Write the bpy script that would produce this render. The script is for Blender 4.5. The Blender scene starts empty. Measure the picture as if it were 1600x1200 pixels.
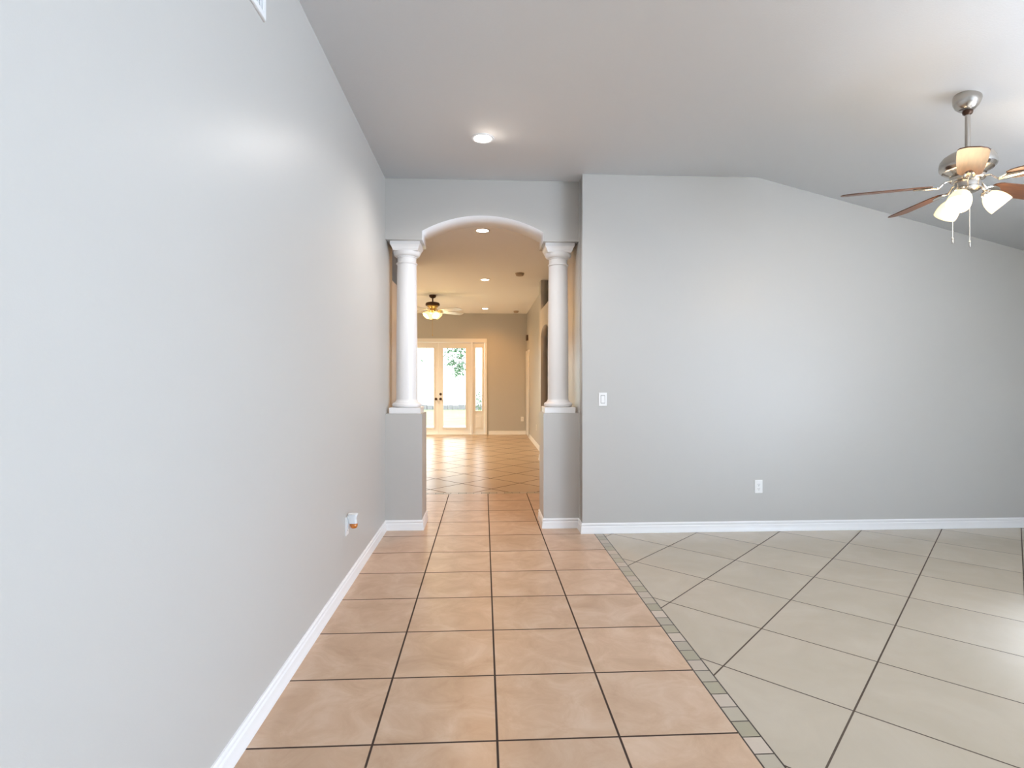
import bpy, bmesh, math, random
from mathutils import Vector, Matrix
R = math.radians
random.seed(7)
S = bpy.context.scene
COL = S.collection

# ------------------------------------------------------------------ helpers
def link(o):
    COL.objects.link(o)
    return o

def obj(name, bm, mat, parent=None, smooth=False, angle=None):
    me = bpy.data.meshes.new(name)
    bmesh.ops.recalc_face_normals(bm, faces=bm.faces[:])
    bm.to_mesh(me)
    bm.free()
    mats = mat if isinstance(mat, (list, tuple)) else [mat]
    for m in mats:
        me.materials.append(m)
    if smooth:
        for p in me.polygons:
            p.use_smooth = True
        if angle:
            try:
                me.set_sharp_from_angle(angle=R(angle))
            except Exception:
                pass
    o = link(bpy.data.objects.new(name, me))
    if parent:
        o.parent = parent
    return o

def thing(name, label, cat, loc=(0, 0, 0), rotz=0, group=None):
    o = link(bpy.data.objects.new(name, None))
    o.empty_display_size = 0.05
    o.location = loc
    o.rotation_euler = (0, 0, rotz)
    o['label'] = label
    o['category'] = cat
    o['kind'] = 'thing'
    if group:
        o['group'] = group
    return o

def struct(name, bm, mat, parent=None, label=None, **k):
    o = obj(name, bm, mat, parent, **k)
    if parent is None:
        o['kind'] = 'structure'
    if label:
        o['label'] = label
    return o

def dup(root, loc, rotz=None, label=None):
    r = root.copy(); COL.objects.link(r); r.location = loc
    if rotz is not None:
        r.rotation_euler = (0, 0, rotz)
    if label:
        r['label'] = label
    for ch in list(root.children):
        c = ch.copy(); COL.objects.link(c); c.parent = r
        for g in ch.children:
            d = g.copy(); COL.objects.link(d); d.parent = c
    return r

def box(bm, x0, x1, y0, y1, z0, z1, bev=0):
    vs = [bm.verts.new((x, y, z)) for z in (z0, z1) for y in (y0, y1) for x in (x0, x1)]
    fs = [(0, 1, 3, 2), (4, 6, 7, 5), (0, 4, 5, 1), (2, 3, 7, 6), (0, 2, 6, 4), (1, 5, 7, 3)]
    fc = [bm.faces.new([vs[i] for i in f]) for f in fs]
    if bev:
        es = list({e for f in fc for e in f.edges})
        bmesh.ops.bevel(bm, geom=es, offset=bev, segments=2, affect='EDGES', profile=0.6)
    return bm

def bbox(x0, x1, y0, y1, z0, z1, bev=0):
    return box(bmesh.new(), x0, x1, y0, y1, z0, z1, bev)

def lathe(bm, prof, seg=40, m=None, cap=False):
    """prof: list of (r, z) turned about Z, then transformed by m"""
    m = m or Matrix.Identity(4)
    rings = []
    for r, z in prof:
        if r < 1e-6:
            rings.append([bm.verts.new(m @ Vector((0, 0, z)))])
        else:
            rings.append([bm.verts.new(m @ Vector((r * math.cos(2 * math.pi * i / seg), r * math.sin(2 * math.pi * i / seg), z))) for i in range(seg)])
    for a, b in zip(rings, rings[1:]):
        for i in range(seg):
            j = (i + 1) % seg
            if len(a) == 1 and len(b) == 1:
                continue
            if len(a) == 1:
                bm.faces.new((a[0], b[i], b[j]))
            elif len(b) == 1:
                bm.faces.new((a[i], a[j], b[0]))
            else:
                bm.faces.new((a[i], a[j], b[j], b[i]))
    return bm

def lathed(prof, seg=40, m=None):
    return lathe(bmesh.new(), prof, seg, m)

def tube(bm, pts, r, seg=8):
    pts = [Vector(p) for p in pts]
    rings = []
    for i, p in enumerate(pts):
        t = (pts[min(i + 1, len(pts) - 1)] - pts[max(i - 1, 0)]).normalized()
        a = t.orthogonal().normalized()
        if i and rings:
            pa = (rings[-1][0].co - pts[i - 1])
            pa = pa - t * pa.dot(t)
            if pa.length > 1e-6:
                a = pa.normalized()
        b = t.cross(a)
        rr = r[i] if isinstance(r, (list, tuple)) else r
        rings.append([bm.verts.new(p + a * rr * math.cos(2 * math.pi * k / seg) + b * rr * math.sin(2 * math.pi * k / seg)) for k in range(seg)])
    for a, b in zip(rings, rings[1:]):
        for k in range(seg):
            bm.faces.new((a[k], a[(k + 1) % seg], b[(k + 1) % seg], b[k]))
    bm.faces.new(rings[0][::-1])
    bm.faces.new(rings[-1])
    return bm

def poly_extrude(outer, holes, axis, a0, a1, bm=None):
    """2D outline with holes filled and pushed from a0 to a1 along axis.
    axis 'Y': outline in XZ;  axis 'X': outline in YZ;  axis 'Z': outline in XY"""
    bm = bm or bmesh.new()
    cu = bpy.data.curves.new('outline', 'CURVE')
    cu.dimensions = '2D'
    cu.fill_mode = 'BOTH'
    cu.extrude = abs(a1 - a0) / 2
    for pts in [outer] + list(holes):
        sp = cu.splines.new('POLY')
        sp.points.add(len(pts) - 1)
        for p, q in zip(sp.points, pts):
            p.co = (q[0], q[1], 0, 1)
        sp.use_cyclic_u = True
    co = bpy.data.objects.new('outline', cu)
    COL.objects.link(co)
    dg = bpy.context.evaluated_depsgraph_get()
    me = bpy.data.meshes.new_from_object(co.evaluated_get(dg))
    c = (a0 + a1) / 2
    for v in me.vertices:
        x, y, z = v.co
        v.co = {'Y': (x, z + c, y), 'X': (z + c, x, y), 'Z': (x, y, z + c)}[axis]
    bm.from_mesh(me)
    bpy.data.objects.remove(co)
    bpy.data.curves.remove(cu)
    bpy.data.meshes.remove(me)
    bmesh.ops.remove_doubles(bm, verts=bm.verts[:], dist=1e-5)
    return bm

def rect(a0, a1, b0, b1):
    return [(a0, b0), (a1, b0), (a1, b1), (a0, b1)]

def sweep(bm, path, prof):
    """profile (d outward to the left of travel, z) along an XY polyline with mitred corners"""
    P = [Vector(p) for p in path]
    n = len(P)
    rings = []
    for i in range(n):
        def nrm(a, b):
            t = (b - a).normalized()
            return Vector((-t.y, t.x))
        if i == 0:
            off = nrm(P[0], P[1])
        elif i == n - 1:
            off = nrm(P[-2], P[-1])
        else:
            n1, n2 = nrm(P[i - 1], P[i]), nrm(P[i], P[i + 1])
            off = (n1 + n2) / (1 + n1.dot(n2))
        rings.append([bm.verts.new((P[i].x + off.x * d, P[i].y + off.y * d, z)) for d, z in prof])
    m = len(prof)
    for a, b in zip(rings, rings[1:]):
        for k in range(m):
            bm.faces.new((a[k], a[(k + 1) % m], b[(k + 1) % m], b[k]))
    bm.faces.new(rings[0][::-1])
    bm.faces.new(rings[-1])
    return bm

# ------------------------------------------------------------------ materials
def new_mat(name):
    m = bpy.data.materials.new(name)
    m.use_nodes = True
    nt = m.node_tree
    return m, nt, nt.nodes['Principled BSDF']

def pmat(name, col, rough=0.5, metal=0, bump=0, bscale=300, var=0, vscale=3, emit=None, estr=0, coat=0, spec=None):
    m, nt, b = new_mat(name)
    b.inputs['Base Color'].default_value = (*col, 1)
    b.inputs['Roughness'].default_value = rough
    b.inputs['Metallic'].default_value = metal
    b.inputs['Coat Weight'].default_value = coat
    if spec is not None:
        b.inputs['Specular IOR Level'].default_value = spec
    if emit:
        b.inputs['Emission Color'].default_value = (*emit, 1)
        b.inputs['Emission Strength'].default_value = estr
    g = nt.nodes.new('ShaderNodeNewGeometry')
    if var:
        n = nt.nodes.new('ShaderNodeTexNoise')
        n.inputs['Scale'].default_value = vscale
        n.inputs['Detail'].default_value = 4
        nt.links.new(g.outputs['Position'], n.inputs['Vector'])
        mx = nt.nodes.new('ShaderNodeMix'); mx.data_type = 'RGBA'
        mx.inputs['A'].default_value = (*[c * (1 - var) for c in col], 1)
        mx.inputs['B'].default_value = (*[min(1, c * (1 + var)) for c in col], 1)
        nt.links.new(n.outputs['Fac'], mx.inputs['Factor'])
        nt.links.new(mx.outputs['Result'], b.inputs['Base Color'])
    if bump:
        n = nt.nodes.new('ShaderNodeTexNoise')
        n.inputs['Scale'].default_value = bscale
        n.inputs['Detail'].default_value = 3
        nt.links.new(g.outputs['Position'], n.inputs['Vector'])
        bp = nt.nodes.new('ShaderNodeBump')
        bp.inputs['Strength'].default_value = bump
        bp.inputs['Distance'].default_value = 0.002
        nt.links.new(n.outputs['Fac'], bp.inputs['Height'])
        nt.links.new(bp.outputs['Normal'], b.inputs['Normal'])
    return m

def tile_mat(name, size, rot, off, cols, grout, gw, rough, marble=4.0, contrast=1.0, tvar=0.06, bump=0.25, aspect=1.0):
    """square tiles laid on a grid: size m, rot rad, off = a grid corner; marbled faces, recessed grout"""
    m, nt, b = new_mat(name)
    N, L = nt.nodes.new, nt.links.new
    g = N('ShaderNodeNewGeometry')
    mp = N('ShaderNodeMapping'); mp.vector_type = 'TEXTURE'
    mp.inputs['Location'].default_value = (off[0], off[1], 0)
    mp.inputs['Rotation'].default_value = (0, 0, rot)
    mp.inputs['Scale'].default_value = (size, size * aspect, 1)
    L(g.outputs['Position'], mp.inputs['Vector'])
    def vm(op, a, bb=None):
        n = N('ShaderNodeVectorMath'); n.operation = op
        L(a, n.inputs[0])
        if bb is not None:
            if hasattr(bb, 'links'):
                L(bb, n.inputs[1])
            else:
                n.inputs[1].default_value = bb
        return n.outputs[0]
    def mt(op, a, bb=None):
        n = N('ShaderNodeMath'); n.operation = op
        for i, q in enumerate((a, bb)):
            if q is None:
                continue
            if hasattr(q, 'links'):
                L(q, n.inputs[i])
            else:
                n.inputs[i].default_value = q
        return n.outputs[0]
    fr = vm('FRACTION', mp.outputs[0])
    fl = vm('FLOOR', mp.outputs[0])
    sx = N('ShaderNodeSeparateXYZ'); L(fr, sx.inputs[0])
    ex = mt('MINIMUM', sx.outputs[0], mt('SUBTRACT', 1.0, sx.outputs[0]))
    ey = mt('MULTIPLY', mt('MINIMUM', sx.outputs[1], mt('SUBTRACT', 1.0, sx.outputs[1])), aspect)
    ed = mt('MINIMUM', ex, ey)
    mr = N('ShaderNodeMapRange')
    mr.inputs['From Min'].default_value = gw * 0.42 / size
    mr.inputs['From Max'].default_value = gw * 0.62 / size
    L(ed, mr.inputs['Value'])
    fs = N('ShaderNodeSeparateXYZ'); L(fl, fs.inputs[0])
    cx = N('ShaderNodeCombineXYZ')
    L(fs.outputs[0], cx.inputs[0]); L(fs.outputs[1], cx.inputs[1])
    wn = N('ShaderNodeTexWhiteNoise'); wn.noise_dimensions = '3D'
    L(cx.outputs[0], wn.inputs['Vector'])
    sh = vm('SCALE', wn.outputs['Color']); nt.nodes[-1].inputs['Scale'].default_value = 20
    pos = vm('ADD', g.outputs['Position'], sh)
    n1 = N('ShaderNodeTexNoise')
    n1.inputs['Scale'].default_value = marble
    n1.inputs['Detail'].default_value = 7
    n1.inputs['Roughness'].default_value = 0.62
    n1.inputs['Distortion'].default_value = 0.7
    L(pos, n1.inputs['Vector'])
    cr = N('ShaderNodeValToRGB')
    cr.color_ramp.elements[0].position = 0.5 - 0.22 / contrast
    cr.color_ramp.elements[1].position = 0.5 + 0.22 / contrast
    cr.color_ramp.elements[0].color = (*cols[0], 1)
    cr.color_ramp.elements[1].color = (*cols[2], 1)
    e = cr.color_ramp.elements.new(0.5); e.color = (*cols[1], 1)
    L(n1.outputs['Fac'], cr.inputs['Fac'])
    hv = N('ShaderNodeHueSaturation')
    tv = N('ShaderNodeMapRange')
    tv.inputs['To Min'].default_value = 1 - tvar; tv.inputs['To Max'].default_value = 1 + tvar
    L(wn.outputs['Value'], tv.inputs['Value'])
    L(tv.outputs[0], hv.inputs['Value'])
    L(cr.outputs['Color'], hv.inputs['Color'])
    mx = N('ShaderNodeMix'); mx.data_type = 'RGBA'
    mx.inputs['A'].default_value = (*grout, 1)
    L(hv.outputs['Color'], mx.inputs['B'])
    L(mr.outputs[0], mx.inputs['Factor'])
    L(mx.outputs['Result'], b.inputs['Base Color'])
    rr = N('ShaderNodeMapRange')
    rr.inputs['To Min'].default_value = 0.9; rr.inputs['To Max'].default_value = rough
    L(mr.outputs[0], rr.inputs['Value'])
    L(rr.outputs[0], b.inputs['Roughness'])
    hb = mt('ADD', mr.outputs[0], mt('MULTIPLY', n1.outputs['Fac'], 0.35))
    bp = N('ShaderNodeBump')
    bp.inputs['Strength'].default_value = bump
    bp.inputs['Distance'].default_value = 0.002
    L(hb, bp.inputs['Height'])
    L(bp.outputs['Normal'], b.inputs['Normal'])
    return m

def border_mat(name, along, start, pitch, edge0, edge1):
    """one row of small border tiles, dark grout lines on both long sides and between pieces"""
    m, nt, b = new_mat(name)
    N, L = nt.nodes.new, nt.links.new
    g = N('ShaderNodeNewGeometry')
    sp = N('ShaderNodeSeparateXYZ'); L(g.outputs['Position'], sp.inputs[0])
    def mt(op, a, bb=None, c=None):
        n = N('ShaderNodeMath'); n.operation = op
        for i, q in enumerate((a, bb, c)):
            if q is None:
                continue
            if hasattr(q, 'links'):
                L(q, n.inputs[i])
            else:
                n.inputs[i].default_value = q
        return n.outputs[0]
    ai, ci = (1, 0) if along == 'Y' else (0, 1)
    u = mt('DIVIDE', mt('SUBTRACT', sp.outputs[ai], start), pitch)
    fu = mt('FRACT', u)
    eu = mt('MULTIPLY', mt('MINIMUM', fu, mt('SUBTRACT', 1.0, fu)), pitch)
    ev = mt('MINIMUM', mt('SUBTRACT', sp.outputs[ci], edge0), mt('SUBTRACT', edge1, sp.outputs[ci]))
    mu = mt('GREATER_THAN', eu, 0.0030)
    mv = mt('GREATER_THAN', ev, 0.0062)
    mask = mt('MULTIPLY', mu, mv)
    k = mt('FLOORED_MODULO', mt('FLOOR', u), 3.0)
    cr = N('ShaderNodeValToRGB'); cr.color_ramp.interpolation = 'CONSTANT'
    cr.color_ramp.elements[0].color = (0.50, 0.42, 0.34, 1)
    cr.color_ramp.elements[1].position = 0.4
    cr.color_ramp.elements[1].color = (0.37, 0.33, 0.235, 1)
    e = cr.color_ramp.elements.new(0.75); e.color = (0.40, 0.35, 0.27, 1)
    L(mt('DIVIDE', mt('ADD', k, 0.5), 3.0), cr.inputs['Fac'])
    wn = N('ShaderNodeTexWhiteNoise'); wn.noise_dimensions = '1D'
    L(mt('FLOOR', u), wn.inputs['W'])
    tv = N('ShaderNodeMapRange'); tv.inputs['To Min'].default_value = .9; tv.inputs['To Max'].default_value = 1.1
    L(wn.outputs['Value'], tv.inputs['Value'])
    hv = N('ShaderNodeHueSaturation'); L(tv.outputs[0], hv.inputs['Value']); L(cr.outputs['Color'], hv.inputs['Color'])
    mx = N('ShaderNodeMix'); mx.data_type = 'RGBA'
    mx.inputs['A'].default_value = (0.035, 0.022, 0.014, 1)
    L(hv.outputs['Color'], mx.inputs['B']); L(mask, mx.inputs['Factor'])
    L(mx.outputs['Result'], b.inputs['Base Color'])
    b.inputs['Roughness'].default_value = 0.35
    bp = N('ShaderNodeBump'); bp.inputs['Strength'].default_value = .3; bp.inputs['Distance'].default_value = .002
    L(mask, bp.inputs['Height']); L(bp.outputs['Normal'], b.inputs['Normal'])
    return m

M = {}
M['paint'] = pmat('greige_wall_paint', (0.51, 0.50, 0.475), 0.38, bump=0.08, bscale=260, spec=0.45)
M['ceiling'] = pmat('white_ceiling_paint', (0.915, 0.935, 0.96), 0.8, bump=0.35, bscale=120)
M['trim'] = pmat('white_semigloss_trim', (0.86, 0.86, 0.86), 0.3, var=0.01)
M['column'] = pmat('white_column_paint', (0.84, 0.83, 0.82), 0.35, bump=0.03)
M['plate'] = pmat('white_plastic', (0.85, 0.85, 0.84), 0.3, var=0.01)
M['slot'] = pmat('dark_slot', (0.12, 0.12, 0.12), 0.5, var=0.02)
M['steel'] = pmat('brushed_nickel', (0.50, 0.47, 0.43), 0.24, metal=1, bump=0.05, bscale=500)
M['polished'] = pmat('polished_nickel', (0.68, 0.62, 0.55), 0.12, metal=1, var=0.02)
M['bronze'] = pmat('oil_rubbed_bronze', (0.07, 0.035, 0.02), 0.35, metal=0.6, var=0.1)
M['brass'] = pmat('antique_brass', (0.62, 0.42, 0.17), 0.28, metal=1, var=0.08)
M['vent'] = pmat('white_register_metal', (0.82, 0.83, 0.84), 0.4, var=0.01)
M['dark'] = pmat('duct_shadow_grey', (0.16, 0.17, 0.18), 0.8, var=0.05)
M['detector'] = pmat('shaded_white_plastic', (0.42, 0.33, 0.24), 0.5, var=0.02)  # white plastic with the shade under the ceiling put into its colour
M['chime'] = pmat('brown_chime_plastic', (0.10, 0.065, 0.04), 0.5, var=0.05)
M['oil'] = pmat('amber_fragrance_oil', (0.55, 0.16, 0.01), 0.08, var=0.3, vscale=60, coat=0.6)
M['plug'] = pmat('pale_plug_plastic', (0.78, 0.82, 0.84), 0.25, var=0.02)
M['lens'] = pmat('glowing_lens', (1, 1, 1), 0.4, emit=(1, 0.86, 0.72), estr=14)
M['shade'] = pmat('frosted_amber_glass', (0.9, 0.78, 0.55), 0.25, emit=(1, 0.82, 0.42), estr=1.05)
M['bulb'] = pmat('lit_bulb', (1, 1, 1), 0.4, emit=(1, 0.93, 0.78), estr=9)
M['shade_far'] = pmat('frosted_yellow_glass', (0.9, 0.8, 0.5), 0.25, emit=(1, 0.86, 0.36), estr=1.15)
M['grass'] = pmat('lawn_grass', (0.23, 0.33, 0.15), 0.9, var=0.25, vscale=1.2)
M['patio'] = pmat('patio_concrete', (0.55, 0.53, 0.49), 0.8, var=0.06)
M['fence'] = pmat('white_vinyl', (0.86, 0.86, 0.86), 0.4, var=0.01)
M['stone'] = pmat('grey_edging_stone', (0.21, 0.20, 0.23), 0.8, var=0.3, vscale=9)
M['leaf'] = pmat('tree_leaf', (0.095, 0.19, 0.105), 0.5, var=0.35, vscale=4)
M['bark'] = pmat('tree_bark', (0.16, 0.12, 0.08), 0.9, var=0.2, vscale=14)

def wood(name, c1, c2, rough=0.3):
    m, nt, b = new_mat(name)
    tc = nt.nodes.new('ShaderNodeTexCoord')
    mp = nt.nodes.new('ShaderNodeMapping')
    mp.inputs['Scale'].default_value = (3, 40, 3)
    nt.links.new(tc.outputs['Object'], mp.inputs['Vector'])
    n = nt.nodes.new('ShaderNodeTexNoise')
    n.inputs['Scale'].default_value = 2.2; n.inputs['Detail'].default_value = 6; n.inputs['Distortion'].default_value = .4
    nt.links.new(mp.outputs[0], n.inputs['Vector'])
    cr = nt.nodes.new('ShaderNodeValToRGB')
    cr.color_ramp.elements[0].position = .35; cr.color_ramp.elements[0].color = (*c1, 1)
    cr.color_ramp.elements[1].position = .65; cr.color_ramp.elements[1].color = (*c2, 1)
    nt.links.new(n.outputs['Fac'], cr.inputs['Fac'])
    nt.links.new(cr.outputs['Color'], b.inputs['Base Color'])
    b.inputs['Roughness'].default_value = rough
    return m
M['walnut'] = wood('walnut_blade', (0.075, 0.027, 0.010), (0.125, 0.048, 0.018), 0.42)
M['ashwood'] = wood('pale_washed_blade', (0.55, 0.53, 0.52), (0.66, 0.64, 0.63), 0.25)

def glass(name):
    m = bpy.data.materials.new(name); m.use_nodes = True
    nt = m.node_tree
    nt.nodes.clear()
    o = nt.nodes.new('ShaderNodeOutputMaterial')
    t = nt.nodes.new('ShaderNodeBsdfTransparent'); t.inputs[0].default_value = (0.96, 0.98, 0.97, 1)
    g = nt.nodes.new('ShaderNodeBsdfGlossy'); g.inputs['Roughness'].default_value = 0.02
    fr = nt.nodes.new('ShaderNodeFresnel'); fr.inputs['IOR'].default_value = 1.45
    mx = nt.nodes.new('ShaderNodeMixShader')
    nt.links.new(fr.outputs[0], mx.inputs[0]); nt.links.new(t.outputs[0], mx.inputs[1]); nt.links.new(g.outputs[0], mx.inputs[2])
    nt.links.new(mx.outputs[0], o.inputs[0])
    return m
M['glass'] = glass('clear_window_glass')

TS = 0.457
M['tile_foyer'] = tile_mat('tan_marbled_tile', TS, 0, (0, 0), [(0.44, 0.285, 0.178), (0.53, 0.362, 0.243), (0.62, 0.46, 0.337)], (0.035, 0.016, 0.008), 0.0085, 0.3, marble=5.5, contrast=1.0, tvar=0.05)
M['tile_living'] = tile_mat('beige_diagonal_tile', 0.528, R(45), (0.0304, -0.0163), [(0.44, 0.375, 0.285), (0.47, 0.402, 0.312), (0.51, 0.442, 0.352)], (0.075, 0.052, 0.034), 0.0075, 0.2, marble=2.2, contrast=0.8, tvar=0.03)
M['tile_great'] = tile_mat('warm_beige_diagonal_tile', 0.528, R(45), (-0.245, 2.80), [(0.43, 0.31, 0.195), (0.47, 0.345, 0.225), (0.51, 0.385, 0.26)], (0.075, 0.045, 0.025), 0.014, 0.29, marble=2.2, contrast=0.8, tvar=0.03)
M['border_a'] = border_mat('border_row_beside_foyer', 'Y', -0.004, 0.0953, 1.3665, 1.447)
M['border_b'] = border_mat('border_row_across_hall', 'X', 0.02, 0.0905, 1.765, 1.85)

# ------------------------------------------------------------------ dimensions
XL = -0.468          # face of the long left wall
ZC = 3.13            # front ceiling
ZH = 3.00            # hall and great-room ceiling
Y0 = -8.0            # wall behind the camera
YW = 0.013           # face of the living-room wall
YA, YB = 0.2, 0.57   # front and back of the arch wall
XPL, XPR = -0.142, 0.947
XR = 1.267
XE = 5.6
CRX, SL = 2.825, 0.25  # crease of the vaulted ceiling and its fall

def zslope(x):
    return ZC + 0.005 - SL * max(0, x - CRX)

# ------------------------------------------------------------------ floors
struct('floor_foyer', bbox(XL - 0.12, 1.3665, Y0, 1.765, -0.1, 0), M['tile_foyer'])
struct('trim_1', bbox(1.3665, 1.447, Y0, 0.12, -0.1, 0), M['border_a'])
struct('floor_living', bbox(1.447, XE + 0.1, Y0, 0.12, -0.1, 0), M['tile_living'])
struct('trim_2', bbox(-0.6, 1.3665, 1.765, 1.85, -0.1, 0), M['border_b'])
struct('floor_great', bbox(-5.1, 3.1, 1.85, 9.12, -0.1, 0), M['tile_great'])

# ------------------------------------------------------------------ walls
P = M['paint']
struct('wall_left', bbox(-0.6, XL, Y0 - 0.1, YB, 0, 3.3), P)
# arch wall: header with a segmental arch standing on two half walls
cx = (XPL + XPR) / 2
hw = (XPR - XPL) / 2
zs, zp, zb = 2.672, 2.815, 2.592
rise = zp - zs
rad = (hw * hw + rise * rise) / (2 * rise)
a0 = math.asin(hw / rad)
arc = [(cx + rad * math.sin(a), zp - rad + rad * math.cos(a)) for a in [(-a0 + 2 * a0 * i / 40) for i in range(41)]]
out = [(XL, zb), (XPL, zb)] + arc + [(XPR, zb), (XR, zb), (XR, 3.3), (XL, 3.3)]
wa = struct('wall_arch', poly_extrude(out, [], 'Y', YA, YB), [P, M['ceiling']])
for f in wa.data.polygons:      # the reveal under the arch is painted white
    if abs(f.normal.y) < 0.5 and zb + 0.004 < f.center.z < zp + 0.01 and XPL - 0.01 < f.center.x < XPR + 0.01:
        f.material_index = 1
struct('wall_half_left', bbox(XL, XPL, YA, YB, 0, 1.037), P)
struct('wall_half_right', bbox(XPR, XR, YA, YB, 0, 1.037), P)
bm = poly_extrude([(XR, 0), (XE + 0.1, 0), (XE + 0.1, zslope(XE + 0.1) + .1), (CRX, ZC + 0.105), (XR, ZC + 0.105)], [], 'Y', YW, 0.13)
box(bm, XR, 1.475, 0.13, YB, 0, 3.3)
struct('wall_right', bm, P)
# hall right wall with an arched passage and a plant-shelf opening above it
ya, ybb = 3.24, 4.36
arch = [(ya, 0.0), (ybb, 0.0), (ybb, 2.03)] + [((ya + ybb) / 2 + (ybb - ya) / 2 * math.cos(t), 2.03 + 0.17 * math.sin(t)) for t in [math.pi * i / 24 for i in range(1, 24)]] + [(ya, 2.03)]
bm = poly_extrude([(YB, 0), (ya, 0)] + [p for p in arch[::-1] if p[1] > 0.001] + [(ybb, 0), (4.56, 0), (4.56, 3.1), (ybb, 3.1), (ybb, 2.5), (ya, 2.5), (ya, 3.1), (YB, 3.1)], [], 'X', 1.35, 1.475)
struct('wall_hall_right', bm, P)
bm = bmesh.new()
box(bm, 1.475, 3.1, 2.5, 2.6, 0, 3.1)
box(bm, 1.475, 3.1, 4.9, 5.0, 0, 3.1)
box(bm, 3.0, 3.1, 2.6, 4.9, 0, 3.1)
struct('wall_passage', bm, P)
bm = bmesh.new()
box(bm, 1.475, 3.0, 2.6, 4.9, 2.4, 2.5)
box(bm, 2.05, 2.12, 2.6, 4.9, 2.5, 3.1)
box(bm, 1.475, 2.05, 4.36, 4.9, 2.5, 3.1)
box(bm, 1.475, 2.05, 2.6, 3.24, 2.5, 3.1)
struct('ceiling_passage', bm, P)
struct('wall_great_right', bbox(1.475, 1.6, 4.56, 9.12, 0, 3.1), P)
# hall left wall with its own plant shelf
bm = poly_extrude([(YB, 0), (3.3, 0), (3.3, 3.1), (2.5, 3.1), (2.5, 2.44), (1.36, 2.44), (1.36, 3.1), (YB, 3.1)], [], 'X', -0.72, -0.6)
struct('wall_hall_left', bm, P)
bm = bmesh.new()
box(bm, -1.4, -0.72, 1.26, 1.36, 2.34, 3.1)
box(bm, -1.4, -0.72, 2.5, 2.6, 2.34, 3.1)
box(bm, -1.5, -1.4, 1.26, 2.6, 2.34, 3.1)
box(bm, -1.4, -0.72, 1.36, 2.5, 2.34, 2.44)
struct('wall_shelf_left', bm, P)
struct('wall_great_front', bbox(-5.1, -0.72, 3.18, 3.3, 0, 3.1), P)
struct('wall_great_left', bbox(-5.1, -5.0, 3.3, 9.12, 0, 3.1), P)
YD = 8.98
DX0, DX1, DZ = -1.89, 0.475, 2.365
struct('wall_great_back', poly_extrude([(-5.1, 0), (DX0, 0), (DX0, DZ), (DX1, DZ), (DX1, 0), (1.6, 0), (1.6, 3.1), (-5.1, 3.1)], [], 'Y', YD, YD + 0.14), P)
# walls behind and beside the camera, with their windows
struct('wall_front', poly_extrude([(-0.6, 0), (XE + 0.1, 0), (XE + 0.1, zslope(XE + 0.1) + .1), (CRX, ZC + 0.105), (-0.6, ZC + 0.105)],
       [rect(-0.25, 1.15, 0.15, 2.5), rect(2.0, 4.9, 0.5, 2.3)], 'Y', Y0 - 0.14, Y0), P)
struct('wall_living_right', poly_extrude(rect(Y0 - .14, 0.13, 0, 2.6), [rect(-7.5, -2.4, 0.1, 2.15)], 'X', XE, XE + 0.14), P)

# ------------------------------------------------------------------ ceilings
prof = [(-0.6, ZC + .005), (CRX, ZC + .005), (XE + .14, zslope(XE + .14)), (XE + .14, zslope(XE + .14) + .12), (CRX, ZC + .125), (-0.6, ZC + .125)]
struct('ceiling_living', poly_extrude(prof, [], 'Y', Y0 - 0.14, YA), M['ceiling'])
struct('ceiling_great', bbox(-5.1, 2.2, YB, 9.12, ZH, 3.1), M['ceiling'])

# ------------------------------------------------------------------ baseboards
BP = [(0, 0), (0.0165, 0), (0.0165, 0.012), (0.0125, 0.024), (0.0115, 0.056), (0.0065, 0.064), (0.0065, 0.068), (0.0105, 0.072), (0.0105, 0.081), (0.006, 0.089), (0, 0.09)]
def baseboard(name, path, parent=None):
    return struct(name, sweep(bmesh.new(), path, BP), M['trim'], parent, smooth=True, angle=28)
# travel so that the room lies to the left
baseboard('baseboard_left', [(XPL, YB), (XPL, YA), (XL, YA), (XL, Y0)])
baseboard('baseboard_right', [(XE, YW), (XR, YW), (XR, YA), (XPR, YA), (XPR, YB)])
baseboard('baseboard_hall_right', [(1.35, YB), (1.35, ya)])
baseboard('baseboard_great_right', [(1.35, ybb), (1.35, 4.56), (1.475, 4.56), (1.475, 8.12)])
baseboard('baseboard_great_back', [(1.475, YD), (0.53, YD)])
baseboard('baseboard_living', [(XE, Y0), (XE, YW)])

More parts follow.
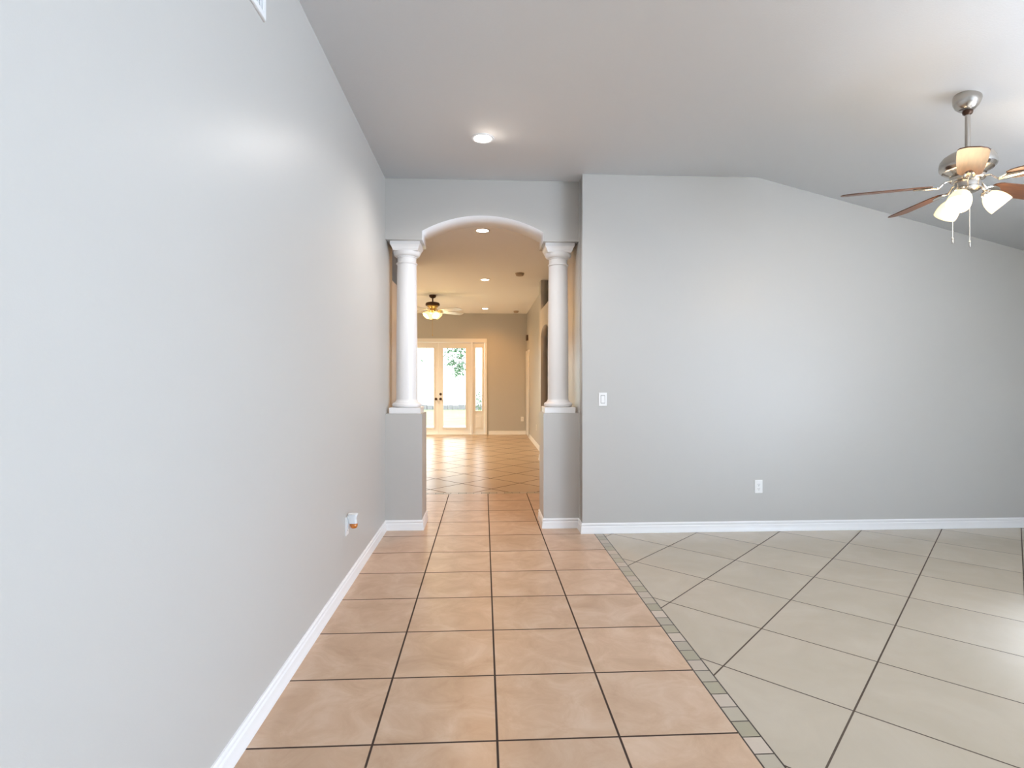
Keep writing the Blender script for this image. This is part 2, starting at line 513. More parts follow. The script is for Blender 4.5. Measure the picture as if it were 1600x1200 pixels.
# ------------------------------------------------------------------ columns on the half walls
def make_column(label):
    t = thing('column', label, 'column', (-0.302, 0.385, 1.037), group='columns under the arch')
    hp = 0.141
    obj('plinth', bbox(-hp, hp, -hp, hp, 0, 0.052, 0.003), M['column'], t)
    base = [(0.0, 0.052), (0.112, 0.052)]
    for i in range(13):
        a = -math.pi / 2 + math.pi * i / 12
        base.append((0.113 + 0.020 * math.cos(a), 0.074 + 0.021 * math.sin(a)))
    base += [(0.110, 0.097), (0.108, 0.104), (0.103, 0.108), (0.0985, 0.116), (0.0965, 0.126), (0.0, 0.126)]
    obj('column_base', lathed(base, 56), M['column'], t, True, 40)
    sh = [(0, 0.126)]
    for i in range(25):
        k = i / 24
        r = 0.0965 if k < .3 else 0.0965 - 0.0085 * ((k - .3) / .7) ** 1.3
        sh.append((r, 0.126 + (1.365 - 0.126) * k))
    sh.append((0, 1.365))
    obj('shaft', lathed(sh, 56), M['column'], t, True, 40)
    cp = [(0, 1.363), (0.088, 1.363)]
    for i in range(9):
        a = -math.pi / 2 + math.pi * i / 8
        cp.append((0.089 + 0.008 * math.cos(a), 1.372 + 0.008 * math.sin(a)))
    cp += [(0.086, 1.383), (0.0855, 1.423), (0.093, 1.426), (0.093, 1.433), (0.097, 1.436)]
    for i in range(9):
        a = math.pi / 2 * i / 8
        cp.append((0.097 + 0.026 * math.sin(a), 1.436 + 0.036 * (1 - math.cos(a))))
    cp += [(0.123, 1.48), (0, 1.48)]
    c = obj('capital', lathed(cp, 56), M['column'], t, True, 40)
    # square abacus with a sloping cyma face
    bm = bmesh.new()
    rings = []
    for w, z in [(0.110, 1.478), (0.112, 1.486), (0.117, 1.492), (0.119, 1.500), (0.124, 1.512), (0.132, 1.524), (0.134, 1.530), (0.134, 1.548), (0.134, 1.555)]:
        rings.append([bm.verts.new((sx * w, sy * w, z)) for sx, sy in ((-1, -1), (1, -1), (1, 1), (-1, 1))])
    for a, b in zip(rings, rings[1:]):
        for i in range(4):
            bm.faces.new((a[i], a[(i + 1) % 4], b[(i + 1) % 4], b[i]))
    bm.faces.new(rings[0][::-1]); bm.faces.new(rings[-1])
    obj('abacus', bm, M['column'], t)
    return t
colL = make_column('white round column on half wall against the long bare left wall')
colR = dup(colL, (1.104, 0.385, 1.037), None, 'white round column on half wall near the light switch')

# ------------------------------------------------------------------ recessed lights
def make_downlight(name, loc, label):
    t = thing(name, label, 'recessed light', loc, group='recessed ceiling lights')
    obj('trim_ring', lathed([(0.066, 0), (0.085, 0), (0.084, -0.004), (0.078, -0.007), (0.070, -0.0065), (0.066, -0.004), (0.066, 0)], 48), M['trim'], t, True, 40)
    obj('lens', lathed([(0.0662, -0.002), (0.060, -0.006), (0.045, -0.010), (0.025, -0.013), (0.0, -0.014)], 48), M['lens'], t, True)
    return t

def spot(name, loc, energy, col, size=2.7, blend=0.9, rad=0.06, parent=None):
    l = bpy.data.lights.new(name, 'SPOT')
    l.energy = energy; l.color = col; l.spot_size = size; l.spot_blend = blend; l.shadow_soft_size = rad
    o = link(bpy.data.objects.new(name, l))
    o.location = loc
    if parent:
        o.parent = parent
    return o

WARM = (1.0, 0.47, 0.14)
MID = (1.0, 0.95, 0.93)
E_F, E_H = 104, 80
d1 = make_downlight('ceiling_light', (0.40, -0.66, ZC + .005), 'large glowing recessed ceiling light in front of the arch')
dls = []
for (x, y, e, lab) in [(0.394, 1.375, E_H, 'recessed ceiling light seen just under the crown of the arch'),
                    (0.43, 4.36, E_H, 'middle recessed ceiling light of the three beyond the arch'),
                    (0.44, 8.02, E_H, 'farthest recessed ceiling light, nearest the french doors')]:
    dls.append(dup(d1, (x, y, ZH), None, lab))

spot('ceiling_light_beam', (0, 0, -0.03), E_F, MID, parent=d1)
for d in dls:
    spot('ceiling_light_beam', (0, 0, -0.03), E_H, WARM, parent=d)

# ------------------------------------------------------------------ ceiling fans
def blade_bm(r0, r1, w0, w1, th, pitch, z):
    """paddle along +X, rounded tip, tilted about its own axis"""
    bm = bmesh.new()
    n = 22
    top, bot = [], []
    outline = []
    for i in range(n + 1):
        k = i / n
        x = r0 + (r1 - r0) * k
        w = w0 + (w1 - w0) * min(1, k * 1.7) ** 0.7
        if k > 0.86:
            q = (k - 0.86) / 0.14
            w *= math.sqrt(max(0.0, 1 - 0.86 * q ** 2.6))
        if k < 0.06:
            w *= 0.72 + 0.28 * (k / 0.06)
        outline.append((x, w / 2))
    pts = [(x, w) for x, w in outline] + [(x, -w) for x, w in outline[::-1]]
    cp, sp = math.cos(pitch), math.sin(pitch)
    for zz, lst in ((th / 2, top), (-th / 2, bot)):
        for x, y in pts:
            lst.append(bm.verts.new((x, y * cp - zz * sp, z + y * sp + zz * cp)))
    bm.faces.new(top); bm.faces.new(bot[::-1])
    m = len(pts)
    for i in range(m):
        bm.faces.new((top[i], bot[i], bot[(i + 1) % m], top[(i + 1) % m]))
    return bm

def bracket_bm(r0, r1, pitch, zh, z):
    """blade iron: an arm from the hub that forks into a three-lobed plate screwed under the blade"""
    bm = bmesh.new()
    cp, sp = math.cos(pitch), math.sin(pitch)
    st = [(r0, 0.022, zh), (r0 + 0.035, 0.016, zh - 0.004), (r0 + 0.07, 0.022, z - 0.012), (r0 + 0.09, 0.046, z - 0.011),
          (r0 + 0.11, 0.058, z - 0.010), (r1 - 0.05, 0.050, z - 0.009), (r1 - 0.02, 0.032, z - 0.009), (r1, 0.012, z - 0.009)]
    rings = []
    for i, (x, w, zz) in enumerate(st):
        q = min(1, i / 3)
        ring = []
        for y, h in ((-w / 2, 0.0), (-w / 2.6, -0.006), (0, -0.009), (w / 2.6, -0.006), (w / 2, 0.0), (0, 0.004)):
            a = pitch * q
            ring.append(bm.verts.new((x, y * math.cos(a) - h * math.sin(a), zz + y * math.sin(a) + h)))
        rings.append(ring)
    for a, b in zip(rings, rings[1:]):
        for k in range(6):
            bm.faces.new((a[k], a[(k + 1) % 6], b[(k + 1) % 6], b[k]))
    bm.faces.new(rings[0][::-1]); bm.faces.new(rings[-1])
    return bm

def shade_matrix(az, tilt, r, z):
    """local -Z of the shade leans outward from straight down by tilt"""
    return Matrix.Rotation(az, 4, 'Z') @ Matrix.Translation((r, 0, z)) @ Matrix.Rotation(-tilt, 4, 'Y')

# ---- near fan, brushed nickel on the vaulted ceiling
FX, FY = 3.285, -1.63
fan = thing('ceiling_fan', 'brushed nickel ceiling fan with dark wood blades on the sloped ceiling', 'ceiling fan', (FX, FY, 0))
zt = zslope(FX)
tilt = math.atan(SL)
mt_ = Matrix.Translation((0, 0, zt)) @ Matrix.Rotation(tilt, 4, 'Y')
cpf = [(0, 0.0), (0.070, 0.0), (0.0715, -0.006), (0.070, -0.022), (0.064, -0.045), (0.052, -0.066), (0.036, -0.080), (0.026, -0.085), (0.0, -0.085)]
obj('canopy', lathed(cpf, 48, mt_), M['steel'], fan, True, 45)
cxo = -0.085 * math.sin(tilt)
bm = bmesh.new()
tube(bm, [(0, 0, 2.975), (0, 0, 2.69)], 0.0135, 20)
obj('downrod', bm, M['steel'], fan, True, 40)
obj('hanger_ball', lathed([(0, 2.955), (0.016, 2.952), (0.025, 2.942), (0.027, 2.932), (0.024, 2.920), (0.014, 2.912), (0, 2.911)], 32), M['bronze'], fan, True)
mo = [(0, 2.715), (0.020, 2.714), (0.024, 2.70), (0.060, 2.694), (0.095, 2.684), (0.120, 2.668), (0.134, 2.648), (0.139, 2.625), (0.139, 2.606), (0.136, 2.597),
      (0.128, 2.590), (0.124, 2.583), (0.112, 2.579), (0.106, 2.572), (0.094, 2.566), (0.088, 2.556), (0.076, 2.552), (0.0, 2.552)]
obj('motor_housing', lathed(mo, 64), M['steel'], fan, True, 35)
obj('hub_ring', lathed([(0, 2.554), (0.080, 2.553), (0.086, 2.545), (0.086, 2.528), (0.078, 2.521), (0.0, 2.52)], 48), M['polished'], fan, True, 40)
sw = [(0, 2.522), (0.060, 2.522), (0.064, 2.515), (0.064, 2.482), (0.068, 2.478), (0.068, 2.470), (0.060, 2.462), (0.045, 2.454), (0.030, 2.45), (0.0, 2.449)]
obj('switch_housing', lathed(sw, 48), M['steel'], fan, True, 35)
for az in (86, 158, 230, 302, 14):
    b = obj('blade', blade_bm(0.185, 0.66, 0.105, 0.135, 0.006, R(-12), 2.503), M['walnut'], fan)
    b.rotation_euler = (0, 0, R(az))
    k = obj('blade_bracket', bracket_bm(0.075, 0.275, R(-12), 2.532, 2.506), M['polished'], b, True, 40)
shp = [(0.023, 0.0), (0.030, -0.006), (0.043, -0.022), (0.053, -0.042), (0.059, -0.066), (0.061, -0.088), (0.0605, -0.108), (0.0585, -0.108), (0.058, -0.086), (0.056, -0.066), (0.050, -0.043), (0.040, -0.024), (0.021, -0.004)]
for az in (212, 332, 92):
    m = shade_matrix(R(az), R(42), 0.088, 2.432)
    bm = bmesh.new()
    tube(bm, [Matrix.Rotation(R(az), 4, 'Z') @ Vector(p) for p in ((0.045, 0, 2.472), (0.066, 0, 2.474), (0.082, 0, 2.462), (0.088, 0, 2.438))], 0.008, 12)
    arm = obj('light_arm', bm, M['polished'], fan, True)
    obj('fitter', lathed([(0, 0.022), (0.016, 0.020), (0.026, 0.010), (0.029, 0.0), (0.029, -0.008), (0.025, -0.009), (0.0, -0.009)], 32, m), M['polished'], arm, True, 40)
    s = obj('lamp_shade', lathed(shp, 40, m), M['shade'], fan, True)
    obj('bulb', lathed([(0, -0.012), (0.013, -0.014), (0.014, -0.035), (0.024, -0.055), (0.029, -0.072), (0.026, -0.088), (0.014, -0.099), (0, -0.102)], 24, m), M['bulb'], s, True)
    l = bpy.data.lights.new('fan_bulb_light', 'POINT'); l.energy = 6; l.color = (1, 0.76, 0.48); l.shadow_soft_size = 0.1
    lo = link(bpy.data.objects.new('fan_bulb_light', l)); lo.parent = fan
    lo.location = m @ Vector((0, 0, -0.13))
for (px, py, zl) in ((-0.062, 0.035, 2.19), (-0.012, -0.028, 2.155)):
    bm = bmesh.new()
    z = 2.47
    tube(bm, [(px, py, 2.468), (px, py, zl)], 0.0012, 6)
    while z > zl:
        lathe(bm, [(0, z), (0.0022, z - 0.002), (0, z - 0.004)], 8, Matrix.Translation((px, py, 0)))
        z -= 0.0065
    ch = obj('pull_chain', bm, M['plate'], fan)
    obj('pull_fob', lathed([(0, zl + .004), (0.004, zl), (0.005, zl - 0.004), (0.0035, zl - 0.010), (0.0045, zl - 0.014), (0.0045, zl - 0.034), (0, zl - 0.036)], 14, Matrix.Translation((px, py, 0))), M['steel'], ch, True, 40)

# ---- far fan, bronze with pale blades
GX, GY = -0.583, 6.07
fan2 = thing('ceiling_fan', 'small bronze ceiling fan with pale blades and yellow lit shades beyond the arch', 'ceiling fan', (GX, GY, 0))
obj('canopy', lathed([(0, ZH), (0.068, ZH), (0.069, ZH - .022), (0.060, ZH - .042), (0.036, ZH - .058), (0.020, ZH - .066), (0, ZH - .066)], 36), M['bronze'], fan2, True, 40)
bm = bmesh.new(); tube(bm, [(0, 0, ZH - .05), (0, 0, 2.86)], 0.014, 14)
obj('downrod', bm, M['bronze'], fan2, True, 40)
obj('motor_housing', lathed([(0, 2.868), (0.03, 2.867), (0.095, 2.86), (0.128, 2.846), (0.138, 2.826), (0.138, 2.800), (0.128, 2.79), (0, 2.79)], 48), M['bronze'], fan2, True, 40)
obj('motor_base', lathed([(0, 2.792), (0.112, 2.792), (0.106, 2.775), (0.096, 2.762), (0.070, 2.750), (0.056, 2.735), (0.056, 2.71), (0.064, 2.70), (0.058, 2.684), (0.045, 2.672), (0.030, 2.662), (0, 2.66)], 48), M['brass'], fan2, True, 35)
for i in range(5):
    az = -36 + 72 * i
    b = obj('blade', blade_bm(0.17, 0.70, 0.11, 0.15, 0.007, R(-13), 2.685), M['ashwood'], fan2)
    b.rotation_euler = (0, 0, R(az))
    obj('blade_bracket', bracket_bm(0.06, 0.25, R(-13), 2.735, 2.688), M['brass'], b, True, 40)
shp2 = [(0.022, 0.0), (0.034, -0.008), (0.052, -0.026), (0.064, -0.050), (0.070, -0.078), (0.074, -0.100), (0.0715, -0.100), (0.067, -0.078), (0.061, -0.051), (0.049, -0.028), (0.020, -0.004)]
for i in range(4):
    az = 30 + 90 * i
    m = shade_matrix(R(az), R(46), 0.072, 2.655)
    bm = bmesh.new()
    tube(bm, [Matrix.Rotation(R(az), 4, 'Z') @ Vector(p) for p in ((0.03, 0, 2.69), (0.055, 0, 2.69), (0.068, 0, 2.68), (0.072, 0, 2.66))], 0.008, 10)
    arm = obj('light_arm', bm, M['brass'], fan2, True)
    s = obj('lamp_shade', lathed(shp2, 36, m), M['shade_far'], fan2, True)
    obj('bulb', lathed([(0, -0.012), (0.013, -0.014), (0.022, -0.045), (0.026, -0.064), (0.014, -0.084), (0, -0.088)], 20, m), M['bulb'], s, True)
    l = bpy.data.lights.new('far_fan_bulb_light', 'POINT'); l.energy = 3; l.color = (1, 0.75, 0.35); l.shadow_soft_size = 0.03
    lo = link(bpy.data.objects.new('far_fan_bulb_light', l)); lo.parent = fan2
    lo.location = m @ Vector((0, 0, -0.12))
bm = bmesh.new(); tube(bm, [(0.0, -0.03, 2.664), (0.0, -0.03, 2.24)], 0.003, 6)
ch = obj('pull_chain', bm, M['brass'], fan2)
obj('pull_fob', lathed([(0, 2.244), (0.008, 2.236), (0.008, 2.206), (0, 2.20)], 12, Matrix.Translation((0, -0.03, 0))), M['brass'], ch, True)

# ------------------------------------------------------------------ wall plates and small fittings
def plate_bm(w=0.071, h=0.116, d=0.006):
    return bbox(-w / 2, w / 2, -d, 0, -h / 2, h / 2, 0.0022)

# face of the fitting looks along local -Y
def outlet(label, loc, rotz, group='wall outlets'):
    t = thing('wall_outlet', label, 'outlet', loc, rotz, group)
    obj('cover_plate', plate_bm(), M['plate'], t)
    for z in (0.0195, -0.0195):
        bm = bmesh.new()
        pts = [(0.0165 * math.cos(a), 0.0145 * math.sin(a)) for a in [2 * math.pi * i / 28 for i in range(28)]]
        bm2 = poly_extrude(pts, [], 'Y', -0.0085, -0.004)
        bmesh.ops.translate(bm2, verts=bm2.verts[:], vec=(0, 0, z))
        s = obj('socket', bm2, M['plate'], t)
        bm = bmesh.new()
        box(bm, -0.0078, -0.0050, -0.0092, -0.008, z - 0.003, z + 0.0065)
        box(bm, 0.0050, 0.0078, -0.0092, -0.008, z - 0.002, z + 0.0055)
        lathe(bm, [(0, 0.0008), (0.003, 0.0008), (0.003, 0), (0, 0)], 12, Matrix.Translation((0, -0.0085, z - 0.009)) @ Matrix.Rotation(R(90), 4, 'X'))
        obj('socket_slots', bm, M['slot'], s)
    obj('screw', lathed([(0, 0.0012), (0.0025, 0.0008), (0.003, 0), (0, 0)], 12, Matrix.Translation((0, -0.006, 0)) @ Matrix.Rotation(R(90), 4, 'X')), M['steel'], t)
    return t

outlet('white wall outlet low on the living room wall below the sloping ceiling', (2.84, YW, 0.395), 0)
outlet('white wall outlet behind the plugged-in air freshener on the left wall', (XL, -1.20, 0.405), R(90))
outlet('tiny white wall outlet on the far wall right of the french doors', (1.365, YD, 0.385), 0)
outlet('faint wall outlet low on the right wall of the far room', (1.475, 6.39, 0.389), R(-90))

sw_ = thing('light_switch', 'white rocker light switch on wall right of the arch', 'light switch', (1.446, YW, 1.17))
obj('cover_plate', plate_bm(), M['plate'], sw_)
bm = bmesh.new(); box(bm, -0.0185, 0.0185, -0.0064, -0.004, -0.0355, 0.0355)
obj('switch_recess', bm, M['slot'], sw_)
bm = bmesh.new()
v = [(-0.0155, -0.005, -0.032), (0.0155, -0.005, -0.032), (0.0155, -0.005, 0.032), (-0.0155, -0.005, 0.032),
     (-0.0155, -0.0115, -0.032), (0.0155, -0.0115, -0.032), (0.0155, -0.0075, 0.032), (-0.0155, -0.0075, 0.032)]
vs = [bm.verts.new(p) for p in v]
for f in ((0, 1, 2, 3), (4, 7, 6, 5), (0, 4, 5, 1), (1, 5, 6, 2), (2, 6, 7, 3), (3, 7, 4, 0)):
    bm.faces.new([vs[i] for i in f])
obj('rocker', bm, M['plate'], sw_)

# plug-in air freshener (face along local -Y; turned to look out from the left wall)
af = thing('air_freshener', 'plug-in air freshener with amber oil bottle in the left wall outlet', 'air freshener', (XL + 0.0092, -1.195, 0.425), R(90))
bm = bmesh.new()
rings = []
for z, w, d0, d1 in [(-0.004, 0.021, 0.006, 0.058), (0.012, 0.0215, 0.004, 0.056), (0.026, 0.023, 0.002, 0.055), (0.040, 0.025, 0.0, 0.058), (0.052, 0.027, 0.0, 0.062), (0.056, 0.026, 0.002, 0.060)]:
    ring = []
    for i in range(24):
        a = 2 * math.pi * i / 24
        c, s_ = math.cos(a), math.sin(a)
        e = 0.55
        x = w * math.copysign(abs(c) ** e, c)
        y = -(d0 + d1) / 2 - (d1 - d0) / 2 * math.copysign(abs(s_) ** e, s_)
        ring.append(bm.verts.new((x, y, z)))
    rings.append(ring)
for a, b in zip(rings, rings[1:]):
    for i in range(24):
        bm.faces.new((a[i], a[(i + 1) % 24], b[(i + 1) % 24], b[i]))
bm.faces.new(rings[0][::-1]); bm.faces.new(rings[-1])
obj('warmer_body', bm, M['plug'], af, True, 50)
obj('oil_bottle', lathed([(0, -0.036), (0.014, -0.036), (0.021, -0.030), (0.0245, -0.018), (0.0235, -0.008), (0.018, -0.0035), (0, -0.0035)], 28, Matrix.Translation((0, -0.036, 0))), M['oil'], af, True, 50)
obj('back_plate', bbox(-0.022, 0.022, -0.006, 0.0, -0.036, 0.05, 0.002), M['plug'], af)

# supply register high on the left wall
vt = thing('air_vent', 'white louvered air vent high on the left wall', 'air vent', (XL, -2.745, 2.857), R(90))
bm = poly_extrude(rect(-0.205, 0.205, -0.101, 0.101), [rect(-0.178, 0.178, -0.074, 0.074)], 'Y', -0.012, 0.0)
bmesh.ops.bevel(bm, geom=[e for e in bm.edges if all(v.co.y < -0.011 for v in e.verts) and e.calc_face_angle(0) > 0.5], offset=0.004, segments=1, affect='EDGES')
obj('vent_frame', bm, M['vent'], vt)
obj('duct_shade_sheet', bbox(-0.178, 0.178, -0.002, -0.0005, -0.074, 0.074), M['dark'], vt)  # dark sheet standing in for the shade inside the duct
for i in range(15):
    x = -0.165 + 0.33 * i / 14
    bm = bbox(-0.001, 0.001, -0.0095, -0.002, -0.074, 0.074)
    bmesh.ops.rotate(bm, verts=bm.verts[:], cent=(0, -0.006, 0), matrix=Matrix.Rotation(R(28), 3, 'Z'))
    bmesh.ops.translate(bm, verts=bm.verts[:], vec=(x, 0, 0))
    obj('louver', bm, M['vent'], vt)

# ceiling detectors beyond the arch
def detector(label, loc, r):
    t = thing('smoke_detector', label, 'smoke detector', loc, group='ceiling detectors')
    obj('mounting_base', lathed([(0, 0), (r, 0), (r, -0.012), (r * .96, -0.014), (0, -0.014)], 36), M['detector'], t, True, 40)
    obj('detector_cover', lathed([(0, -0.014), (r * .9, -0.014), (r * .88, -0.030), (r * .74, -0.041), (r * .4, -0.045), (0, -0.046)], 36), M['detector'], t, True, 40)
    return t
detector('round tan smoke detector on the hall ceiling beyond the arch', (0.966, 3.80, ZH), 0.07)
detector('small round detector on the ceiling close to the far wall', (1.18, 8.45, ZH), 0.062)

ch = thing('door_chime', 'small dark box on the wall above the far white door', 'door chime', (1.475, 8.60, 2.37), R(-90))
obj('added_back_plate', bbox(-0.095, 0.095, -0.006, 0, -0.06, 0.06), M['chime'], ch)  # invented plate, hidden behind the body, added to join the box to the wall
obj('chime_body', bbox(-0.10, 0.10, -0.045, -0.004, -0.065, 0.065, 0.006), M['chime'], ch)
bm = bmesh.new()
for i in range(5):
    box(bm, -0.06, 0.06, -0.0465, -0.044, -0.04 + i * 0.02, -0.034 + i * 0.02)
obj('chime_grille', bm, M['slot'], ch)

# ------------------------------------------------------------------ french doors and sidelights
TR = M['trim']
def z_panel(bm, x0, x1, z0, z1, y):
    """raised field"""
    box(bm, x0, x1, y - 0.006, y + 0.01, z0, z1, 0.005)
    box(bm, x0 + 0.03, x1 - 0.03, y - 0.012, y + 0.008, z0 + 0.03, z1 - 0.03, 0.006)

# frame: head, two jambs, two mullions
fy0, fy1 = YD - 0.016, YD + 0.12
bm = poly_extrude([(DX0, 0.0), (DX1, 0.0), (DX1, DZ), (DX0, DZ)],
                  [rect(-1.848, -1.545, 0.03, 2.285), rect(-1.503, 0.089, 0.02, 2.285), rect(0.128, 0.433, 0.03, 2.285)], 'Y', fy0, fy1)
struct('trim_3', bm, TR)
# casing strip around the opening, standing proud of the wall
bm = poly_extrude([(DX0 - 0.012, 0), (DX0 + 0.03, 0), (DX0 + 0.03, DZ - 0.05), (DX1 - 0.03, DZ - 0.05), (DX1 - 0.03, 0), (DX1 + 0.012, 0), (DX1 + 0.012, DZ + 0.012), (DX0 - 0.012, DZ + 0.012)], [], 'Y', YD - 0.024, YD - 0.002)
struct('trim_4', bm, TR)

def leaf(name, x0, x1, gx0, gx1, gz0, gz1, knob_x, deadbolt):
    y0, y1 = YD + 0.03, YD + 0.075
    bm = poly_extrude(rect(x0, x1, 0.022, 2.28), [rect(gx0, gx1, gz0, gz1)], 'Y', y0, y1)
    o = struct(name, bm, TR)
    # glazing bead
    bm = poly_extrude(rect(gx0 - 0.03, gx1 + 0.03, gz0 - 0.03, gz1 + 0.03), [rect(gx0, gx1, gz0, gz1)], 'Y', y0 - 0.012, y0)
    obj('glazing_bead', bm, TR, o)
    obj('glass_pane', bbox(gx0, gx1, y0 + 0.018, y0 + 0.024, gz0, gz1), M['glass'], o)
    if knob_x is not None:
        def turned(z, prof):
            m = Matrix.Translation((knob_x, y0, z)) @ Matrix.Rotation(R(90), 4, 'X')
            return lathed(prof, 24, m)
        obj('door_knob', turned(0.885, [(0, 0), (0.032, 0), (0.032, 0.006), (0.014, 0.010), (0.012, 0.03), (0.026, 0.04), (0.031, 0.052), (0.026, 0.064), (0, 0.068)]), M['bronze'], o, True, 40)
        if deadbolt:
            obj('deadbolt', turned(1.005, [(0, 0), (0.030, 0), (0.030, 0.010), (0.024, 0.016), (0, 0.018)]), M['bronze'], o, True, 40)
    return o
leaf('door_1', -1.50, -0.7085, -1.375, -0.824, 0.18, 2.14, -0.768, False)
leaf('door_2', -0.7055, 0.086, -0.590, -0.039, 0.18, 2.14, -0.657, True)
def sidelight(name, x0, x1, gx0, gx1):
    y0, y1 = YD + 0.03, YD + 0.075
    bm = poly_extrude(rect(x0, x1, 0.032, 2.283), [rect(gx0, gx1, 0.59, 2.15)], 'Y', y0, y1)
    z_panel(bm, gx0 - 0.02, gx1 + 0.02, 0.14, 0.48, y0)
    o = struct(name, bm, TR)
    bm = poly_extrude(rect(gx0 - 0.025, gx1 + 0.025, 0.565, 2.175), [rect(gx0, gx1, 0.59, 2.15)], 'Y', y0 - 0.012, y0)
    obj('glazing_bead', bm, TR, o)
    obj('glass_pane', bbox(gx0, gx1, y0 + 0.018, y0 + 0.024, 0.59, 2.15), M['glass'], o)
sidelight('window_1', -1.846, -1.547, -1.775, -1.617)
sidelight('window_2', 0.130, 0.431, 0.206, 0.364)
struct('trim_5', bbox(DX0, DX1, YD - 0.03, YD + 0.16, 0, 0.022, 0.004), TR)

# white door in the far right wall, by the corner
o = struct('door_3', bbox(1.462, 1.4745, 8.19, 8.90, 0.008, 2.0, 0.002), TR)
bm = poly_extrude([(8.13, 0), (8.19, 0), (8.19, 2.0), (8.90, 2.0), (8.90, 0), (8.96, 0), (8.96, 2.06), (8.13, 2.06)], [], 'X', 1.45, 1.475)
struct('trim_6', bm, TR)

# ------------------------------------------------------------------ windows behind and beside the camera
def plain_window(name, axis, a0_, a1_, z0, z1, p0, p1, cols):
    holes = []
    w = (a1_ - a0_)
    for i in range(cols):
        holes.append(rect(a0_ + w * i / cols + 0.04, a0_ + w * (i + 1) / cols - 0.04, z0 + 0.05, z1 - 0.05))
    o = struct(name, poly_extrude(rect(a0_, a1_, z0, z1), holes, axis, p0, p1), TR)
    q0, q1 = (p0 - 0.02, p0) if axis == 'Y' else (p1, p1 + 0.02)
    obj('sky_blocker', poly_extrude(rect(a0_, a1_, z0, z1), [], axis, q0, q1), M['fence'], o)  # added opaque sheet, unseen, keeps sky light out of the room
    return o
plain_window('window_3', 'Y', -0.25, 1.15, 0.15, 2.5, Y0 - 0.10, Y0 - 0.05, 2)
plain_window('window_4', 'Y', 2.0, 4.9, 0.5, 2.3, Y0 - 0.10, Y0 - 0.05, 3)
plain_window('window_5', 'X', -7.5, -2.4, 0.1, 2.15, XE + 0.05, XE + 0.10, 3)

# ------------------------------------------------------------------ the garden beyond the french doors
struct('ground_patio', bbox(-5, 4, 9.12, 12.5, -0.16, -0.06), M['patio'])
struct('ground_lawn', bbox(-14, 14, 12.5, 24.0, -0.2, -0.08), M['grass'])
fn = thing('garden_fence', 'white garden fence at the far edge of the lawn beyond the french doors', 'fence', (0, 23.0, -0.08))
bm = bmesh.new()
for i in range(60):
    box(bm, -9 + i * 0.30, -9 + i * 0.30 + 0.294, 0, 0.03, 0.05, 1.9)
obj('fence_panel', bm, M['fence'], fn)
bm = bmesh.new(); box(bm, -9, 9, -0.02, 0.05, 1.9, 2.0); box(bm, -9, 9, -0.02, 0.05, 0.0, 0.08)
obj('fence_rail', bm, M['fence'], fn)
for i in range(9):
    px = -9 + i * 2.25
    obj('fence_post', bbox(px - 0.06, px + 0.06, -0.05, 0.07, -0.05, 2.08, 0.01), M['fence'], fn)
ed = bmesh.new()
x = -6.0
while x < 6:
    w = random.uniform(0.18, 0.34)
    box(ed, x, x + w - 0.015, 22.55, 22.75, -0.1, random.uniform(0.10, 0.2), 0.02)
    x += w
e_ = struct('trim_7', ed, M['stone'])

def leaves(bm, centre, spread, n, size, rng):
    for _ in range(n):
        d = Vector((rng.gauss(0, 1), rng.gauss(0, 1), rng.gauss(0, 1)))
        p = Vector(centre) + Vector((d.x * spread[0], d.y * spread[1], d.z * spread[2]))
        a = Vector((rng.uniform(-1, 1), rng.uniform(-1, 1), rng.uniform(-1, .4))).normalized()
        b = a.orthogonal().normalized()
        b = Matrix.Rotation(rng.uniform(0, 6.28), 3, a) @ b
        s = size * rng.uniform(.7, 1.3)
        nrm = a.cross(b) * 0.12 * s
        q = [p, p + a * s * .35 + b * s * .26 - nrm, p + a * s, p + a * s * .35 - b * s * .26 - nrm]
        bm.faces.new([bm.verts.new(v) for v in q])

rng = random.Random(3)
tr_ = thing('garden_tree', 'leafy green tree with drooping branches seen through the french door glass', 'tree', (0.004, 14.0, -0.08))
bm = bmesh.new()
tube(bm, [(0, 0, 0), (0.01, 0.02, 1.0), (-0.02, 0, 2.2), (0.0, 0.05, 3.6), (0.05, 0, 4.6)], [0.07, 0.055, 0.05, 0.04, 0.02], 10)
trunk = obj('trunk', bm, M['bark'], tr_, True)
bm = bmesh.new()
tube(bm, [(0, 0, 2.9), (-0.3, 0.1, 3.0), (-0.58, 0.1, 2.75), (-0.72, 0.05, 2.1)], [0.03, 0.02, 0.012, 0.005], 8)
tube(bm, [(0, 0, 2.7), (-0.2, -0.1, 2.8), (-0.36, -0.12, 2.4), (-0.46, -0.1, 1.75)], [0.03, 0.02, 0.012, 0.005], 8)
tube(bm, [(0, 0, 2.9), (-0.8, 0.1, 3.05), (-1.4, 0.1, 2.9), (-1.64, 0.1, 2.15)], [0.03, 0.02, 0.01, 0.004], 8)
tube(bm, [(0, 0, 2.9), (0.4, 0.1, 3.2), (0.9, 0.1, 3.3)], [0.03, 0.022, 0.01], 8)
obj('branches', bm, M['bark'], tr_, True)
bm = bmesh.new()
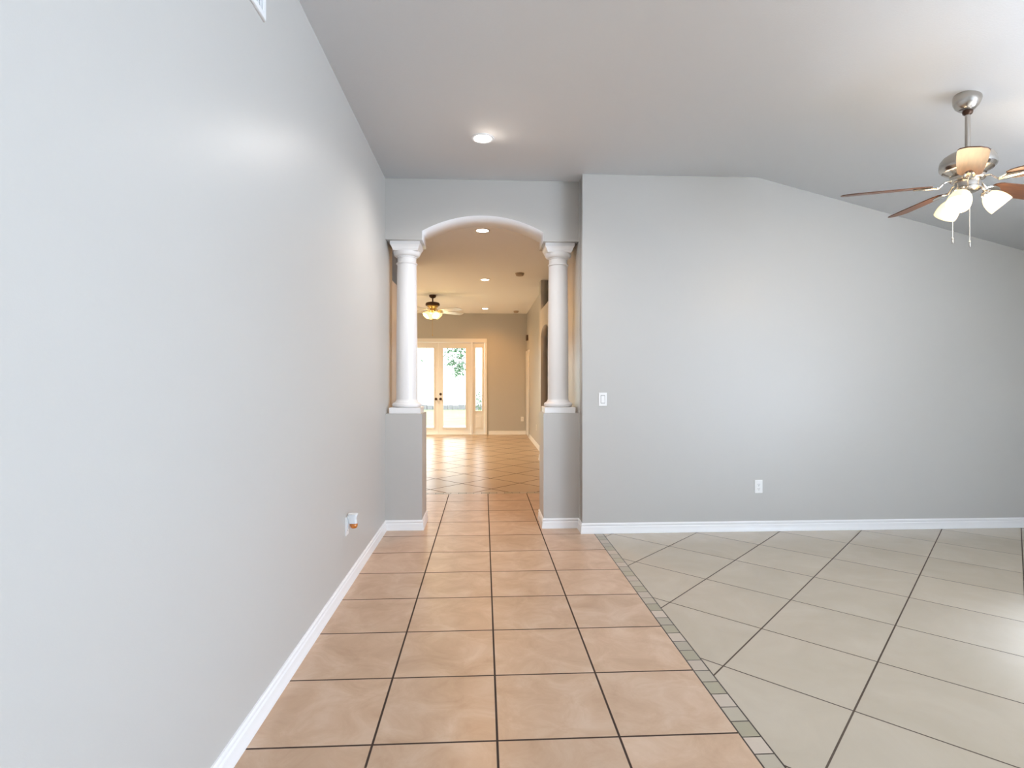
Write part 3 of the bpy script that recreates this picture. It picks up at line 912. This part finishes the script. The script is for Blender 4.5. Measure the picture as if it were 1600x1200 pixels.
for c, s, n in [((-0.55, 0, 2.50), (0.20, 0.25, 0.14), 130), ((-0.74, 0.05, 2.02), (0.08, 0.15, 0.05), 34), ((-0.60, 0, 2.10), (0.06, 0.15, 0.10), 22), ((-0.33, 0, 2.20), (0.09, 0.2, 0.20), 70),
                ((-0.48, -0.1, 1.72), (0.09, 0.12, 0.10), 46), ((-0.36, -0.1, 1.88), (0.08, 0.10, 0.10), 36), ((-0.5, 0, 3.1), (0.4, 0.5, 0.22), 260), ((0.5, 0, 3.6), (0.5, 0.5, 0.25), 260), ((0, 0, 4.3), (0.7, 0.7, 0.4), 400), ((-1.65, 0.1, 2.10), (0.12, 0.1, 0.04), 9)]:
    leaves(bm, c, s, int(n * 1.7), 0.1, rng)
cr_ = obj('crown', bm, M['leaf'], tr_)
cr_['kind'] = 'stuff'
shb = thing('garden_shrub', 'thin green shrub on the lawn seen through the narrow sidelight', 'shrub', (0.25, 15.5, -0.08))
bm = bmesh.new()
for i in range(7):
    a = i * 0.9
    tube(bm, [(0, 0, 0), (0.05 * math.cos(a), 0.05 * math.sin(a), 0.45), (0.12 * math.cos(a), 0.12 * math.sin(a), 0.95)], [0.008, 0.006, 0.003], 6)
obj('stems', bm, M['bark'], shb)
bm = bmesh.new()
leaves(bm, (0.02, 0, 0.72), (0.07, 0.07, 0.20), 70, 0.09, rng)
obj('foliage', bm, M['leaf'], shb)['kind'] = 'stuff'

# ------------------------------------------------------------------ light
w = bpy.data.worlds.new('bright_overcast')
S.world = w
w.use_nodes = True
bg = w.node_tree.nodes['Background']
bg.inputs['Color'].default_value = (0.93, 0.97, 1.0, 1)
bg.inputs['Strength'].default_value = 4.8

def area(name, loc, rot, sx, sy, energy, col, portal=False, spread=None):
    l = bpy.data.lights.new(name, 'AREA')
    l.shape = 'RECTANGLE'; l.size = sx; l.size_y = sy
    l.energy = energy; l.color = col
    if portal:
        l.cycles.is_portal = True
    if spread:
        l.spread = spread
    o = link(bpy.data.objects.new(name, l))
    o.location = loc; o.rotation_euler = rot
    return o
# daylight through the side window (light looks along -X)
area('side_window_daylight', (XE + 0.04, -5.85, 1.12), (R(90), 0, R(90)), 3.2, 2.0, 185, (0.66, 0.81, 1.0))
# added area lamp in place of sun, its floor patch bounces light upward
area('side_window_bounce_lamp', (XE + 0.03, -4.05, 1.75), (R(32), 0, R(90)), 3.2, 0.7, 1420, (0.58, 0.73, 1.0), spread=R(50))
# added fill lamp aimed upward to brighten the ceiling
area('side_window_ceiling_fill', (XE + 0.02, -4.6, 1.0), (R(132), 0, R(90)), 4.2, 1.2, 200, (0.74, 0.84, 1.0), spread=R(140))
sl = bpy.data.lights.new('sun', 'SUN'); sl.energy = 2; sl.angle = R(2); sl.color = (1, 0.98, 0.96)
so = link(bpy.data.objects.new('sun', sl)); so.rotation_euler = (R(38), 0, R(-12))
# added fill spots without fixtures, unseen to the left of the arch view
for (x, y) in ((-2.6, 4.6), (-2.6, 7.6), (-4.2, 6.0)):
    spot('great_room_fill_spot', (x, y, ZH - 0.03), 400, (1.0, 0.88, 0.68))

# ------------------------------------------------------------------ camera
cam = bpy.data.cameras.new('camera')
cam.sensor_width = 36
cam.lens = 868.2 / 1600 * 36
cam.shift_y = -4.74 / 1600
cam.clip_start = 0.02
co = link(bpy.data.objects.new('camera', cam))
co.location = (0.4066, -4.7963, 1.3302)
co.rotation_euler = (R(90), 0, -0.051)
S.camera = co

S.view_settings.view_transform = 'Standard'
S.view_settings.look = 'None'
S.view_settings.exposure = 0.07
S.view_settings.gamma = 1.0
S.view_settings.use_curve_mapping = False
S.cycles.use_denoising = True
S.cycles.max_bounces = 10
S.cycles.diffuse_bounces = 6
S.cycles.glossy_bounces = 5
S.cycles.sample_clamp_indirect = 6
